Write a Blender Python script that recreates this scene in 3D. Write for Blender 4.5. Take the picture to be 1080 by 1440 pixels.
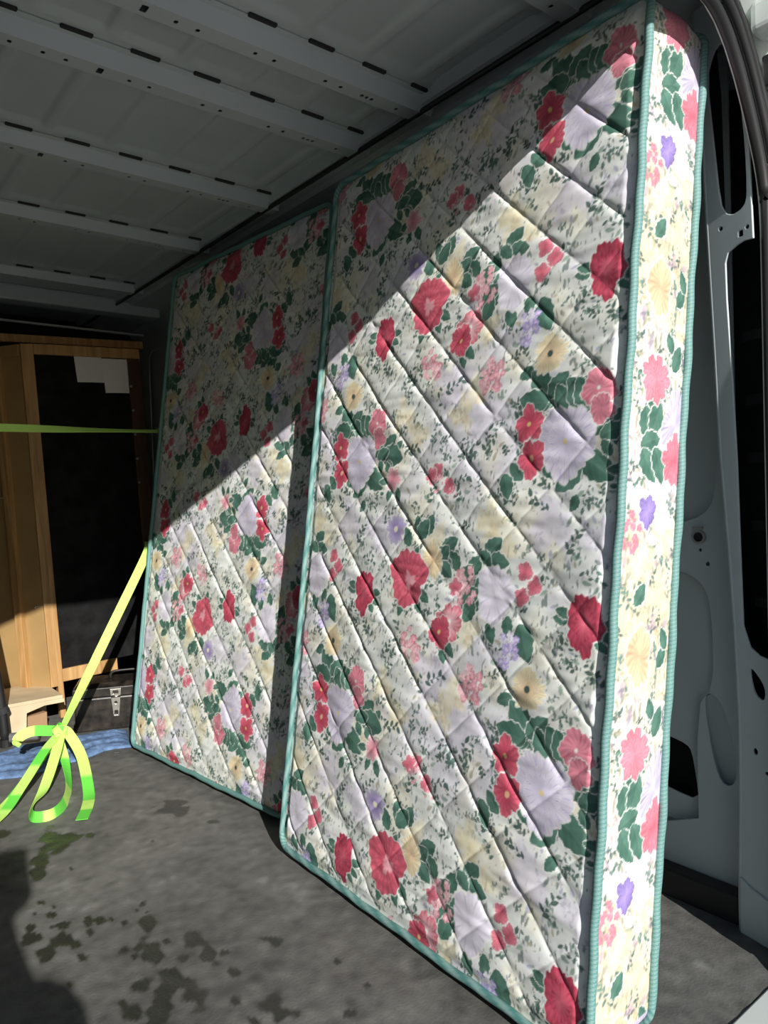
import bpy, bmesh, math, random
import numpy as np
from mathutils import Vector, Matrix
from mathutils.geometry import tessellate_polygon

for o in list(bpy.data.objects): bpy.data.objects.remove(o)
S = bpy.context.scene
COL = S.collection

# ------------------------------------------------------------------ camera
PSI, PITCH, ROLL, CAMZ = math.radians(39), math.radians(-1.3), math.radians(1.84), 0.96
fw = Vector((math.sin(PSI)*math.cos(PITCH), math.cos(PSI)*math.cos(PITCH), math.sin(PITCH)))
rt = Vector((math.cos(PSI), -math.sin(PSI), 0)); up = rt.cross(fw)
R_ = rt*math.cos(ROLL) - up*math.sin(ROLL); U_ = up*math.cos(ROLL) + rt*math.sin(ROLL)
cd = bpy.data.cameras.new('camera'); cam = bpy.data.objects.new('camera', cd); COL.objects.link(cam)
cam.matrix_world = Matrix(((R_.x, U_.x, -fw.x, 0), (R_.y, U_.y, -fw.y, 0), (R_.z, U_.z, -fw.z, CAMZ), (0, 0, 0, 1)))
cd.sensor_fit = 'VERTICAL'; cd.sensor_height = 36; cd.sensor_width = 27; cd.lens = 26.0
cd.clip_start = 0.02
S.camera = cam

# ------------------------------------------------------------------ light
SUN = Vector((0.30, 1.0, -0.45)).normalized()
sd = bpy.data.lights.new('sun', 'SUN'); sun = bpy.data.objects.new('sun', sd); COL.objects.link(sun)
sun.rotation_euler = SUN.to_track_quat('-Z', 'Y').to_euler()
sd.energy = 6.4; sd.angle = math.radians(0.53); sd.color = (1.0, 0.965, 0.91)
W = bpy.data.worlds.new('sky'); S.world = W; W.use_nodes = True
nt = W.node_tree; nt.nodes.clear()
wo = nt.nodes.new('ShaderNodeOutputWorld'); bg = nt.nodes.new('ShaderNodeBackground'); sk = nt.nodes.new('ShaderNodeTexSky')
sk.sky_type = 'NISHITA'; sk.sun_disc = False
sk.sun_elevation = math.asin(-SUN.z); sk.sun_rotation = math.atan2(-SUN.x, -SUN.y)
sk.air_density = 1.0; sk.dust_density = 0.2
bg.inputs['Strength'].default_value = 0.085
nt.links.new(sk.outputs[0], bg.inputs[0]); nt.links.new(bg.outputs[0], wo.inputs[0])
S.view_settings.view_transform = 'Standard'; S.view_settings.look = 'None'
S.view_settings.gamma = 1.0; S.view_settings.use_curve_mapping = False
S.view_settings.exposure = 0.0

# ------------------------------------------------------------------ materials
def mat(name, col, rough=0.6, metal=0.0, noise=None, bump=None, spec=0.5, attr=None, wood=False):
    """col linear rgb; noise=(scale, amount, detail); bump=(scale, strength)"""
    m = bpy.data.materials.new(name); m.use_nodes = True
    t = m.node_tree; b = t.nodes['Principled BSDF']
    b.inputs['Base Color'].default_value = (*col, 1); b.inputs['Roughness'].default_value = rough
    b.inputs['Metallic'].default_value = metal; b.inputs['Specular IOR Level'].default_value = spec
    tc = t.nodes.new('ShaderNodeTexCoord')
    src = None
    if attr:
        a = t.nodes.new('ShaderNodeAttribute'); a.attribute_name = attr; src = a.outputs['Color']
    if wood:
        mp = t.nodes.new('ShaderNodeMapping'); mp.inputs['Scale'].default_value = (30, 30, 2.2)
        t.links.new(tc.outputs['Object'], mp.inputs[0])
        nz = t.nodes.new('ShaderNodeTexNoise'); nz.inputs['Scale'].default_value = 1.0; nz.inputs['Detail'].default_value = 5
        nz.inputs['Distortion'].default_value = 1.2
        t.links.new(mp.outputs[0], nz.inputs['Vector'])
        cr = t.nodes.new('ShaderNodeValToRGB')
        cr.color_ramp.elements[0].position = 0.3; cr.color_ramp.elements[1].position = 0.7
        cr.color_ramp.elements[0].color = (col[0]*0.68, col[1]*0.60, col[2]*0.5, 1)
        cr.color_ramp.elements[1].color = (min(col[0]*1.15, 1), min(col[1]*1.15, 1), min(col[2]*1.15, 1), 1)
        t.links.new(nz.outputs[0], cr.inputs[0]); src = cr.outputs[0]
    elif noise:
        nz = t.nodes.new('ShaderNodeTexNoise'); nz.inputs['Scale'].default_value = noise[0]
        nz.inputs['Detail'].default_value = noise[2] if len(noise) > 2 else 6
        t.links.new(tc.outputs['Object'], nz.inputs['Vector'])
        mr = t.nodes.new('ShaderNodeMapRange'); mr.inputs[1].default_value = 0.3; mr.inputs[2].default_value = 0.7
        mr.inputs[3].default_value = 1-noise[1]; mr.inputs[4].default_value = 1+noise[1]
        t.links.new(nz.outputs[0], mr.inputs[0])
        mx = t.nodes.new('ShaderNodeMix'); mx.data_type = 'RGBA'; mx.blend_type = 'MULTIPLY'; mx.inputs[0].default_value = 1
        if src: t.links.new(src, mx.inputs[6])
        else: mx.inputs[6].default_value = (*col, 1)
        t.links.new(mr.outputs[0], mx.inputs[7]); src = mx.outputs[2]
    if src: t.links.new(src, b.inputs['Base Color'])
    if bump:
        nb = t.nodes.new('ShaderNodeTexNoise'); nb.inputs['Scale'].default_value = bump[0]; nb.inputs['Detail'].default_value = 6
        t.links.new(tc.outputs['Object'], nb.inputs['Vector'])
        bp = t.nodes.new('ShaderNodeBump'); bp.inputs['Strength'].default_value = bump[1]; bp.inputs['Distance'].default_value = 0.004
        t.links.new(nb.outputs[0], bp.inputs['Height']); t.links.new(bp.outputs[0], b.inputs['Normal'])
    return m

M = {}
M['paint'] = mat('van_paint', (0.50, 0.555, 0.565), 0.42, noise=(3.0, 0.06, 4))
M['paint_out'] = mat('body_paint', (0.55, 0.59, 0.57), 0.3)
M['dark_skin'] = mat('shade_black_skin', (0.012, 0.012, 0.013), 0.85, noise=(20, 0.4), bump=(25, 0.5))  # near-black colour stands in for the shade inside the wall cavities
M['black'] = mat('black_panel', (0.007, 0.007, 0.0075), 0.7, noise=(14, 0.8), bump=(40, 0.3), spec=0.15)
M['rubber'] = mat('black_rubber', (0.012, 0.012, 0.013), 0.5)
M['near_black'] = mat('near_black_matt', (0.02, 0.021, 0.022), 0.8)
M['ply'] = mat('plywood', (0.37, 0.235, 0.095), 0.6, noise=(6, 0.12))
M['pine'] = mat('pine', (0.46, 0.275, 0.11), 0.55, wood=True)
M['palewood'] = mat('pale_wood', (0.56, 0.45, 0.29), 0.6, noise=(12, 0.12))
M['card'] = mat('cardboard', (0.36, 0.22, 0.12), 0.8, noise=(15, 0.1))
M['paper'] = mat('paper', (0.72, 0.72, 0.72), 0.7)
M['chrome'] = mat('bright_metal', (0.62, 0.58, 0.52), 0.3, 1.0, noise=(60, 0.2))
M['steel'] = mat('steel', (0.45, 0.46, 0.47), 0.35, 0.9)
M['toolbox'] = mat('toolbox_enamel', (0.020, 0.016, 0.013), 0.35, noise=(30, 0.95), bump=(60, 0.1))
M['denim'] = mat('blanket_cloth', (0.10, 0.17, 0.31), 0.9, noise=(45, 0.4), bump=(160, 0.6))
M['greyroll'] = mat('grey_felt', (0.12, 0.115, 0.12), 0.9, noise=(40, 0.2))
M['teal'] = mat('tape_teal', (0.12, 0.33, 0.31), 0.6, attr='Col')
M['fabric'] = mat('floral_ticking', (0.7, 0.7, 0.65), 0.78, attr='Col', bump=(900, 0.12), spec=0.3)
M['backcloth'] = mat('backing_cloth', (0.55, 0.55, 0.5), 0.85)
M['asphalt'] = mat('asphalt', (0.27, 0.275, 0.275), 0.9, noise=(4, 0.2))
M['skin'] = mat('skin', (0.5, 0.3, 0.22), 0.5)
M['jacket'] = mat('jacket_cloth', (0.03, 0.035, 0.05), 0.9)
M['jeans'] = mat('jeans_cloth', (0.05, 0.07, 0.14), 0.9)
M['shoe'] = mat('shoe_leather', (0.02, 0.018, 0.016), 0.5)
M['hair'] = mat('hair', (0.03, 0.02, 0.015), 0.6)
M['eye'] = mat('eye', (0.6, 0.6, 0.58), 0.2)

# lime webbing with greener printed bands
def strap_mat():
    m = mat('lime_webbing', (0.42, 0.80, 0.16), 0.7, attr='Col', bump=(700, 0.2))
    return m
M['strap'] = strap_mat()

# ------------------------------------------------------------------ mesh helpers
def obj(name, verts, faces, m, parent=None, smooth=False, col=None):
    me = bpy.data.meshes.new(name)
    if isinstance(verts, np.ndarray):
        nv = len(verts); f = np.asarray(faces, dtype=np.int32); k = f.shape[1]
        me.vertices.add(nv); me.vertices.foreach_set('co', verts.astype(np.float32).ravel())
        me.loops.add(f.size); me.loops.foreach_set('vertex_index', f.ravel())
        me.polygons.add(len(f)); me.polygons.foreach_set('loop_start', np.arange(0, f.size, k, dtype=np.int32))
        me.update(calc_edges=True); me.validate()
    else:
        me.from_pydata([tuple(v) for v in verts], [], faces); me.update()
    if smooth: me.polygons.foreach_set('use_smooth', [True]*len(me.polygons))
    if col is not None:
        ca = me.color_attributes.new('Col', 'FLOAT_COLOR', 'POINT')
        c = np.ones((len(me.vertices), 4), dtype=np.float32); c[:, :3] = col
        ca.data.foreach_set('color', c.ravel())
    me.materials.append(m)
    o = bpy.data.objects.new(name, me); COL.objects.link(o)
    if parent: o.parent = parent
    return o

def fixn(o):
    bm = bmesh.new(); bm.from_mesh(o.data); bmesh.ops.recalc_face_normals(bm, faces=bm.faces[:]); bm.to_mesh(o.data); bm.free()
    return o

class MB:
    """collects shapes for one mesh"""
    def __init__(s): s.v = []; s.f = []
    def add(s, v, f):
        k = len(s.v); s.v += [tuple(p) for p in v]; s.f += [tuple(i+k for i in q) for q in f]; return s
    def box(s, x0, x1, y0, y1, z0, z1, M_=None):
        v = [Vector((x, y, z)) for x in (x0, x1) for y in (y0, y1) for z in (z0, z1)]
        if M_ is not None: v = [M_ @ p for p in v]
        return s.add(v, [(0, 1, 3, 2), (4, 6, 7, 5), (0, 4, 5, 1), (2, 3, 7, 6), (0, 2, 6, 4), (1, 5, 7, 3)])
    def poly(s, outer, holes, fn, thick):
        """2-D outline with holes -> slab. fn(a,b,t)->xyz with t 0..thick"""
        loops = [outer]+list(holes)
        flat = [p for l in loops for p in l]; n = len(flat)
        tri = tessellate_polygon([[Vector((a, b, 0)) for a, b in l] for l in loops])
        v = [fn(a, b, 0) for a, b in flat]+[fn(a, b, thick) for a, b in flat]
        f = [tuple(t) for t in tri]+[tuple(i+n for i in reversed(t)) for t in tri]
        k = 0
        for l in loops:
            m_ = len(l)
            for i in range(m_): a, b = k+i, k+(i+1) % m_; f.append((a, b, b+n, a+n))
            k += m_
        return s.add(v, f)
    def tube(s, pts, r, n=10, closed=False, cap=True):
        pts = [Vector(p) for p in pts]; N = len(pts); v = []; f = []
        prev = None
        for i, p in enumerate(pts):
            a = pts[(i-1) % N] if (closed or i) else pts[0]; b = pts[(i+1) % N] if (closed or i < N-1) else pts[-1]
            t = (b-a).normalized()
            if prev is None: q = t.orthogonal().normalized()
            else: q = (prev - t*prev.dot(t)).normalized()
            prev = q; w = t.cross(q); rr = r[i] if isinstance(r, (list, tuple)) else r
            v += [p+(q*math.cos(2*math.pi*j/n)+w*math.sin(2*math.pi*j/n))*rr for j in range(n)]
        for i in range(N if closed else N-1):
            for j in range(n):
                a, b = i*n+j, i*n+(j+1) % n; c = ((i+1) % N)*n
                f.append((a, b, c+(j+1) % n, c+j))
        if cap and not closed: f.append(tuple(range(n-1, -1, -1))); f.append(tuple((N-1)*n+j for j in range(n)))
        return s.add(v, f)
    def build(s, name, m, parent=None, smooth=False, bevel=0, seg=2):
        o = fixn(obj(name, s.v, s.f, m, parent, smooth))
        if bevel:
            bv = o.modifiers.new('bevel', 'BEVEL'); bv.width = bevel; bv.segments = seg; bv.limit_method = 'ANGLE'; bv.angle_limit = 0.7
        return o

def empty(name, loc=(0, 0, 0), rot=(0, 0, 0)):
    o = bpy.data.objects.new(name, None); COL.objects.link(o); o.location = loc; o.rotation_euler = rot; o.empty_display_size = 0.1
    return o
def tag(o, label=None, cat=None, group=None, kind=None):
    if label: o['label'] = label
    if cat: o['category'] = cat
    if group: o['group'] = group
    if kind: o['kind'] = kind
    return o
def rrect(x0, x1, y0, y1, r, n=6):
    o = []
    for cx, cy, a in ((x1-r, y1-r, 0), (x0+r, y1-r, 90), (x0+r, y0+r, 180), (x1-r, y0+r, 270)):
        for i in range(n+1):
            t = math.radians(a+90*i/n); o.append((cx+r*math.cos(t), cy+r*math.sin(t)))
    return o
def circ(x, y, r, n=10, ry=None): return [(x+r*math.cos(2*math.pi*i/n), y+(ry or r)*math.sin(2*math.pi*i/n)) for i in range(n)]
def smooth_poly(p, it=2):
    for _ in range(it):
        q = []
        for i in range(len(p)):
            a, b = p[i], p[(i+1) % len(p)]
            q += [(a[0]*.75+b[0]*.25, a[1]*.75+b[1]*.25), (a[0]*.25+b[0]*.75, a[1]*.25+b[1]*.75)]
        p = q
    return p
def bez(pts, n=8):
    """Catmull-Rom through points"""
    P = [Vector(p) for p in pts]; P = [P[0]*2-P[1]]+P+[P[-1]*2-P[-2]]; o = []
    for i in range(1, len(P)-2):
        for k in range(n):
            t = k/n; a, b, c, d = P[i-1], P[i], P[i+1], P[i+2]
            o.append(0.5*((2*b)+(c-a)*t+(2*a-5*b+4*c-d)*t*t+(3*b-a-3*c+d)*t**3))
    o.append(P[-2]); return o

# ================================================================== THE VAN
# ground outside, behind the van
tag(MB().box(-30, 30, -30, 30, -0.62, -0.58).build('floor_outside', M['asphalt']), kind='structure')

# --- van floor: rubber mat with wet spots (wetness is an attribute of the mat)
STAINS = [(0.572,2.252,0.035,-0.032,-0.019,-0.070),(0.492,2.105,0.016,-0.015,-0.018,-0.070),(0.504,1.909,0.008,-0.007,-0.004,-0.014),(0.446,1.911,0.009,-0.008,-0.003,-0.014),(0.461,1.876,0.006,-0.006,-0.003,-0.010),(0.419,1.878,0.005,-0.005,-0.002,-0.010),(0.450,1.844,0.008,-0.007,-0.003,-0.011),(0.399,1.818,0.009,-0.008,-0.004,-0.015),(0.457,1.785,0.009,-0.008,-0.003,-0.011),(0.396,1.767,0.021,-0.019,-0.006,-0.026),(0.446,1.722,0.011,-0.010,-0.005,-0.020),(0.451,1.632,0.016,-0.014,-0.005,-0.018),(0.399,1.692,0.016,-0.015,-0.005,-0.019),(0.456,1.683,0.006,-0.005,-0.004,-0.012),(0.494,1.711,0.005,-0.004,-0.003,-0.010),(0.504,1.758,0.006,-0.005,-0.005,-0.015),(0.530,1.738,0.007,-0.007,-0.004,-0.013),(0.546,1.824,0.005,-0.005,-0.003,-0.010),(0.549,1.727,0.004,-0.003,-0.002,-0.007),(0.569,1.697,0.004,-0.003,-0.003,-0.007),(0.631,1.746,0.008,-0.007,-0.006,-0.015),(0.607,1.721,0.004,-0.004,-0.003,-0.007),(0.626,1.704,0.004,-0.003,-0.003,-0.007),(0.605,1.657,0.011,-0.010,-0.009,-0.022),(0.571,1.549,0.021,-0.019,-0.016,-0.041),(0.611,1.559,0.008,-0.007,-0.006,-0.014),(0.657,1.523,0.016,-0.015,-0.008,-0.017),(0.540,1.553,0.006,-0.005,-0.004,-0.010),(0.656,1.440,0.014,-0.012,-0.012,-0.024),(0.686,1.437,0.006,-0.005,-0.005,-0.009),(0.670,1.373,0.012,-0.011,-0.008,-0.016),(0.612,1.472,0.006,-0.005,-0.005,-0.011),(0.575,1.450,0.012,-0.011,-0.006,-0.013),(0.516,1.459,0.021,-0.018,-0.010,-0.025),(0.550,1.407,0.017,-0.015,-0.011,-0.026),(0.580,1.367,0.018,-0.016,-0.016,-0.035),(0.525,1.374,0.013,-0.012,-0.005,-0.012),(0.633,1.285,0.011,-0.010,-0.006,-0.011),(0.465,1.417,0.010,-0.009,-0.008,-0.022),(0.517,1.502,0.007,-0.006,-0.004,-0.011),(0.682,1.196,0.037,-0.033,-0.013,-0.021),(0.776,1.110,0.006,-0.005,-0.004,-0.005),(0.781,1.411,0.017,-0.016,-0.009,-0.016),(0.914,2.210,0.035,-0.033,-0.022,-0.050),(0.958,2.039,0.019,-0.018,-0.009,-0.018),(0.651,2.208,0.006,-0.006,-0.004,-0.012),(0.466,2.202,0.006,-0.005,-0.003,-0.011),(0.408,1.548,0.005,-0.005,-0.003,-0.009),(0.551,2.043,0.009,-0.008,-0.005,-0.016),(0.437,1.794,0.005,-0.004,-0.002,-0.009),(0.470,1.384,0.015,-0.014,-0.008,-0.023),(0.501,1.357,0.012,-0.011,-0.007,-0.017),(0.638,1.210,0.015,-0.013,-0.006,-0.011),(0.851,1.249,0.004,-0.004,-0.004,-0.006),(0.853,1.151,0.004,-0.003,-0.003,-0.004),(0.459,2.403,0.011,-0.010,-0.005,-0.026),(0.772,2.051,0.006,-0.006,-0.003,-0.009),]
def make_floor():
    xs = np.linspace(-0.44, 1.70, 297); ys = np.linspace(0.636, 4.32, 520)
    X, Y = np.meshgrid(xs, ys); rng = np.random.default_rng(3)
    def nz(sig):
        w = rng.standard_normal(X.shape); fy = np.fft.fftfreq(X.shape[0], ys[1]-ys[0])[:, None]; fx = np.fft.fftfreq(X.shape[1], xs[1]-xs[0])[None]
        g = np.fft.ifft2(np.fft.fft2(w)*np.exp(-(fx**2+fy**2)*2*(math.pi*sig)**2)).real; return g/g.std()
    n1, n2, n3, n4 = nz(0.012), nz(0.03), nz(0.15), nz(0.007)
    wet = np.zeros(X.shape)
    for cx, cy, ax, ay, bx, by in STAINS:
        det = ax*by-ay*bx; dx, dy = X-cx, Y-cy
        p = (dx*by-dy*bx)/det; q = (ax*dy-ay*dx)/det
        r = np.sqrt(p*p+q*q)+0.34*n1+0.22*n2+0.12*n4
        wet = np.maximum(wet, np.clip((1.12-r)/0.22, 0, 1))
    base = np.array([0.118, 0.117, 0.108]); k = 1+0.10*n3+0.05*n2+0.05*n1+0.09*n4
    # pale scuffs
    sc = np.clip((n1*0.6+n2*0.7+n4*.5-1.9)/1.0, 0, 1)*np.clip(n3+0.6, 0, 1)
    c = base*k[..., None]; c = c*(1-sc[..., None]*0.5)+np.array([0.22, 0.22, 0.21])*sc[..., None]*0.5
    c = c*(1-wet[..., None])+np.array([0.030, 0.031, 0.026])*wet[..., None]
    Z = 0.0006*n1
    v = np.stack([X, Y, Z], -1).reshape(-1, 3); nx, ny = len(xs), len(ys)
    i = (np.arange(ny-1)[:, None]*nx+np.arange(nx-1)[None]).ravel()
    f = np.stack([i, i+1, i+nx+1, i+nx], 1)
    m = mat('rubber_mat', base, 0.62, attr='Col', bump=(140, 0.25))
    t = m.node_tree; a = t.nodes.new('ShaderNodeAttribute'); a.attribute_name = 'Col'
    mr = t.nodes.new('ShaderNodeMapRange'); mr.inputs[1].default_value = 0.025; mr.inputs[2].default_value = 0.09
    mr.inputs[3].default_value = 0.35; mr.inputs[4].default_value = 0.68
    t.links.new(a.outputs['Fac'], mr.inputs[0]); t.links.new(mr.outputs[0], t.nodes['Principled BSDF'].inputs['Roughness'])
    o = obj('floor', v, f, m, smooth=True, col=c.reshape(-1, 3).clip(0, 1)); tag(o, kind='structure')
    MB().box(-0.44, 1.70, 0.636, 4.32, -0.06, -0.004).build('floor_deck', M['rubber'], o)
make_floor()
# rear sill plate
sill = MB().box(-0.44, 1.62, 0.50, 0.634, -0.05, 0.004).build('trim_1', M['paint_out'], bevel=0.004); tag(sill, kind='structure')

# --- roof
ZS, ZR = 1.985, 1.95        # skin, underside of the ribs
RIBS = [0.98, 1.475, 1.742, 2.250, 2.785, 3.49]     # front lower edge of each rib
def make_roof():
    xs = np.linspace(-0.49, 1.42, 288); ys = np.linspace(0.66, 4.32, 300)
    X, Y = np.meshgrid(xs, ys); Z = np.full(X.shape, ZS)
    # pressed pads between the ribs: shallow recesses with soft borders
    edges = [r for r in RIBS]
    for a, b in zip(edges[:-1], edges[1:]):
        y0, y1 = a+0.05, b-0.115
        for k in range(-3, 8):
            x0 = 0.10+0.165*k
            d = np.minimum(np.minimum(X-x0-0.008, x0+0.157-X), np.minimum(Y-y0, y1-Y))
            Z = Z+0.007*np.clip(d/0.012, 0, 1)**1.5*(d > 0)
    v = np.stack([X, Y, Z], -1).reshape(-1, 3); nx, ny = len(xs), len(ys)
    i = (np.arange(ny-1)[:, None]*nx+np.arange(nx-1)[None]).ravel()
    o = obj('ceiling', v, np.stack([i, i+nx, i+nx+1, i+1], 1), M['paint'], smooth=True); tag(o, kind='structure')
    MB().box(-0.55, 1.78, 0.58, 4.4, 2.03, 2.06).build('roof_skin', M['paint_out'], o)
    holes_x = [0.12, 0.22, 0.29, 0.36, 0.41, 0.477, 0.525, 0.667, 0.715, 0.852, 0.90, 1.04, 1.085, 1.15, 1.165, 1.18, 1.26]
    for yf in RIBS:
        yb = yf-0.045
        m = MB()
        hs = [rrect(x-0.0045, x+0.0045, yf-0.026, yf-0.015, 0.003, 2) for x in holes_x]+[rrect(0.592, 0.606, yf-0.034, yf-0.010, 0.003, 2)]
        m.poly([(-0.48, yb), (1.36, yb), (1.36, yf), (-0.48, yf)], hs, lambda a, b, t: (a, b, ZR+t), 0.0015)
        # webs and flanges
        for ya, za, yc, zc in ((yb, ZR, yb-0.022, ZS-0.004), (yf, ZR, yf+0.012, ZS-0.004), (yb-0.022, ZS-0.004, yb-0.040, ZS-0.003), (yf+0.012, ZS-0.004, yf+0.030, ZS-0.003)):
            v = [(-0.48, ya, za), (1.36, ya, za), (1.36, yc, zc), (-0.48, yc, zc)]
            v += [(x, y, z+0.0015) for x, y, z in v]
            m.add(v, [(0, 1, 2, 3), (7, 6, 5, 4), (0, 4, 5, 1), (1, 5, 6, 2), (2, 6, 7, 3), (3, 7, 4, 0)])
        rib = m.build('roof_rib', M['paint'], o)
        for k in range(-4, 6):
            x = 0.53+0.152*k
            p = MB().box(x-0.034, x+0.034, yb-0.048, yb-0.037, ZS-0.006, ZS+0.004).build('gap_shade_pad', M['near_black'], rib, bevel=0.002)  # dark pads stand in for the shaded gaps between flange and roof
make_roof()
# cant rail along the top of the right wall
prof = [(1.30, ZS+0.01), (1.315, 1.965), (1.335, 1.957), (1.35, 1.962), (1.36, 1.968), (1.385, 1.968), (1.40, 1.958), (1.60, 1.956), (1.63, 1.90), (1.66, 1.86), (1.72, 1.86), (1.72, 2.03), (1.30, 2.03)]
m = MB(); n = len(prof)
m.add([(x, 0.68, z) for x, z in prof]+[(x, 4.3, z) for x, z in prof], [(i, (i+1) % n, (i+1) % n+n, i+n) for i in range(n)]+[tuple(range(n)), tuple(range(2*n-1, n-1, -1))])
rail = m.build('trim_2', M['paint']); tag(rail, kind='structure')
MB().tube([(1.325, 0.70, 1.953), (1.325, 4.28, 1.953)], 0.007, 8).build('wiring_loom', M['rubber'], rail, True)

# --- right wall: dark outer skin, pressed inner panel, corner pillar
wr = MB().box(1.72, 1.76, 0.60, 4.36, -0.1, 2.05).build('wall_right', M['dark_skin']); tag(wr, kind='structure')
MB().box(1.761, 1.778, 0.60, 4.36, -0.1, 2.05).build('outer_skin', M['paint_out'], wr)
foam = [(.857, .483), (.831, .487), (.808, .452), (.784, .363), (.784, .291), (.82, .279), (.843, .363)]
arch = [(1.75, .10), (1.75, .70), (1.68, .765), (.93, .765), (.876, .754), (.843, .721), (.833, .657), (.832, .50), (.875, .45), (.875, .10)]
uprec = [(1.75, .93), (1.75, 1.80), (.80, 1.80), (.80, 1.556), (.812, 1.01), (.821, .93), (.847, .891), (.908, .872), (1.70, .872)]
hs = [smooth_poly(uprec, 1), smooth_poly(arch, 1), smooth_poly(foam, 2), circ(.857, .812, .004), circ(.840, .781, .005)]
for k in range(2):
    y0 = 1.95+1.15*k
    hs += [rrect(y0, y0+0.95, .872, 1.80, .06), rrect(y0, y0+0.95, .10, .765, .06)]
ip = MB().poly([(.772, 0.0), (4.3, 0.0), (4.3, 1.90), (.772, 1.90)], hs, lambda a, b, t: (1.618+t, a, b), 0.006).build('inner_panel', M['paint'], wr, bevel=0.002)
lowhole = [(.951, .224), (.888, .218), (.893, .27), (.903, .331), (.915, .345), (.96, .355), (1.02, .36), (1.02, .24)]
slot = rrect(.885, .99, .128, .158, .013)
MB().poly([(.79, .08), (4.3, .08), (4.3, 1.88), (.79, 1.88)], [smooth_poly(lowhole, 1)], lambda a, b, t: (1.645+t, a, b), 0.004).build('recess_panel', M['paint'], wr)
MB().poly(rrect(.875, 1.0, .12, .166, .02), [slot], lambda a, b, t: (1.638+t, a, b), 0.008).build('stiffener', M['paint'], wr, bevel=0.002)
MB().tube([(1.646, .80, 1.0), (1.646, .82, 0.95), (1.646, .80, 0.9)], 0.004, 6).build('cable', M['rubber'], wr, True)
# round latch button on the belt of the panel
lt = MB().poly(circ(.857, .842, .0155, 20), [circ(.857, .842, .011, 20)], lambda a, b, t: (1.610+t, a, b), 0.010).build('latch_ring', M['steel'], wr)
MB().poly(circ(.857, .842, .0105, 16), [], lambda a, b, t: (1.614+t, a, b), 0.006).build('latch_button', M['near_black'], lt)
MB().box(1.607, 1.612, .845, .869, .862, .866).build('latch_lip', M['steel'], lt)
# corner pillar panel (e1 toward the rear, e2 up)
PF = Vector((1.559, .752, 0)); PE1 = Vector((-.2252, -.9743, 0)); PE2 = Vector((-.0398, .0092, .9992)); PN = Vector((.9735, -.225, .0408))
pil = lambda a, b, t: PF+PE1*a+PE2*b+PN*t
OV = [(0.018, 1.785), (0.036, 1.825), (0.053, 1.836), (0.066, 1.824), (0.078, 1.786), (0.092, 1.70), (0.097, 1.62), (0.097, 1.535), (0.094, 1.512), (0.085, 1.502), (0.075, 1.498), (0.063, 1.496), (0.047, 1.504), (0.035, 1.53), (0.027, 1.653)]
H2 = [(0.1035, 1.436), (0.085, 1.438), (0.068, 1.434), (0.049, 1.426), (0.041, 1.407), (0.04, 1.336), (0.044, 1.164), (0.045, 1.005), (0.042, 0.786), (0.041, 0.668), (0.055, 0.626), (0.075, 0.612), (0.1035, 0.605)]
LF = [(0.05, 0.585), (0.064, 0.576), (0.083, 0.551), (0.084, 0.53), (0.078, 0.518), (0.058, 0.531)]
edge = [(-0.0, 0.0), (0.004, 0.10), (0.018, 0.317), (0.024, 0.516), (0.020, 0.785), (0.010, 1.022), (0.008, 1.227), (0.005, 1.519), (0.004, 1.806), (-0.005, 1.93)]
H2 = [(0.106, 1.436)]+H2[1:-1]+[(0.106, 0.605)]
outer = [(0.106, 0.0)]+H2[::-1]+[(0.106, 1.93)]+edge[::-1]
phs = [smooth_poly(OV, 1), smooth_poly(LF, 2), circ(.094, 1.462, .004), circ(.034, 1.478, .0045), rrect(.074, .084, 1.448, 1.460, .002, 2), circ(.055, .409, .0055, ry=.007), rrect(.075, .087, .366, .374, .003, 2), circ(.09, .24, .005)]
pp = MB().poly(outer, phs, pil, 0.005).build('pillar_panel', M['paint'], wr, bevel=0.0015)
# rolled front edge of the pillar
MB().tube(bez([pil(a-0.003, b, 0.006) for a, b in edge], 4), 0.007, 8).build('pillar_edge', M['paint'], wr, True)
# side return of the pillar back to the wall
m = MB(); L = [pil(a-0.004, b, 0.004) for a, b in edge]
m.add(L+[Vector((1.63, max(p.y+0.02, .776), p.z)) for p in L], [(i, i+1, i+1+len(L), i+len(L)) for i in range(len(L)-1)])
m.build('pillar_return', M['dark_skin'], wr, True)  # coloured black so the oval opening reads as a shaded cavity
# lower cover of the pillar with a seam
MB().poly([(0.0, 0.0), (0.104, 0.0), (0.104, 0.098), (0.07, 0.103), (0.03, 0.112), (0.006, 0.124), (0.002, 0.06)], [], lambda a, b, t: pil(a, b, -t), 0.006).build('pillar_foot', M['paint'], wr, bevel=0.003)
for b0, b1 in ((.70, .71), (.86, .87), (1.0, 1.01), (1.12, 1.13), (1.25, 1.26)):
    MB().poly([(0.03, b0), (0.10, b0), (0.10, b1+0.012), (0.03, b1+0.012)], [], lambda a, b, t: pil(a, b, 0.05+t), 0.01).build('lamp_vent_rib', M['rubber'], wr, bevel=0.004)
bb = MB().box(1.572, 1.616, 0.765, 4.3, 0.0, 0.064).build('baseboard_right', M['rubber'], bevel=0.004); tag(bb, kind='structure')

# --- left wall (unseen, set wide and black to shape the light), front bulkhead (dark)
wl = MB().box(-0.50, -0.45, 0.60, 4.36, -0.1, 2.05).build('wall_left', M['black']); tag(wl, kind='structure')
wf = MB().box(-0.50, 1.76, 4.30, 4.36, -0.1, 2.05).build('wall_front', M['dark_skin']); tag(wf, kind='structure')
hd = MB().box(-0.45, 1.55, 3.70, 3.80, 1.912, 1.985).build('trim_3', M['paint'], bevel=0.008); tag(hd, kind='structure')
MB().box(-0.45, 1.52, 3.86, 3.875, 1.845, 1.855).build('header_lip', M['paint'], hd)

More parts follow.
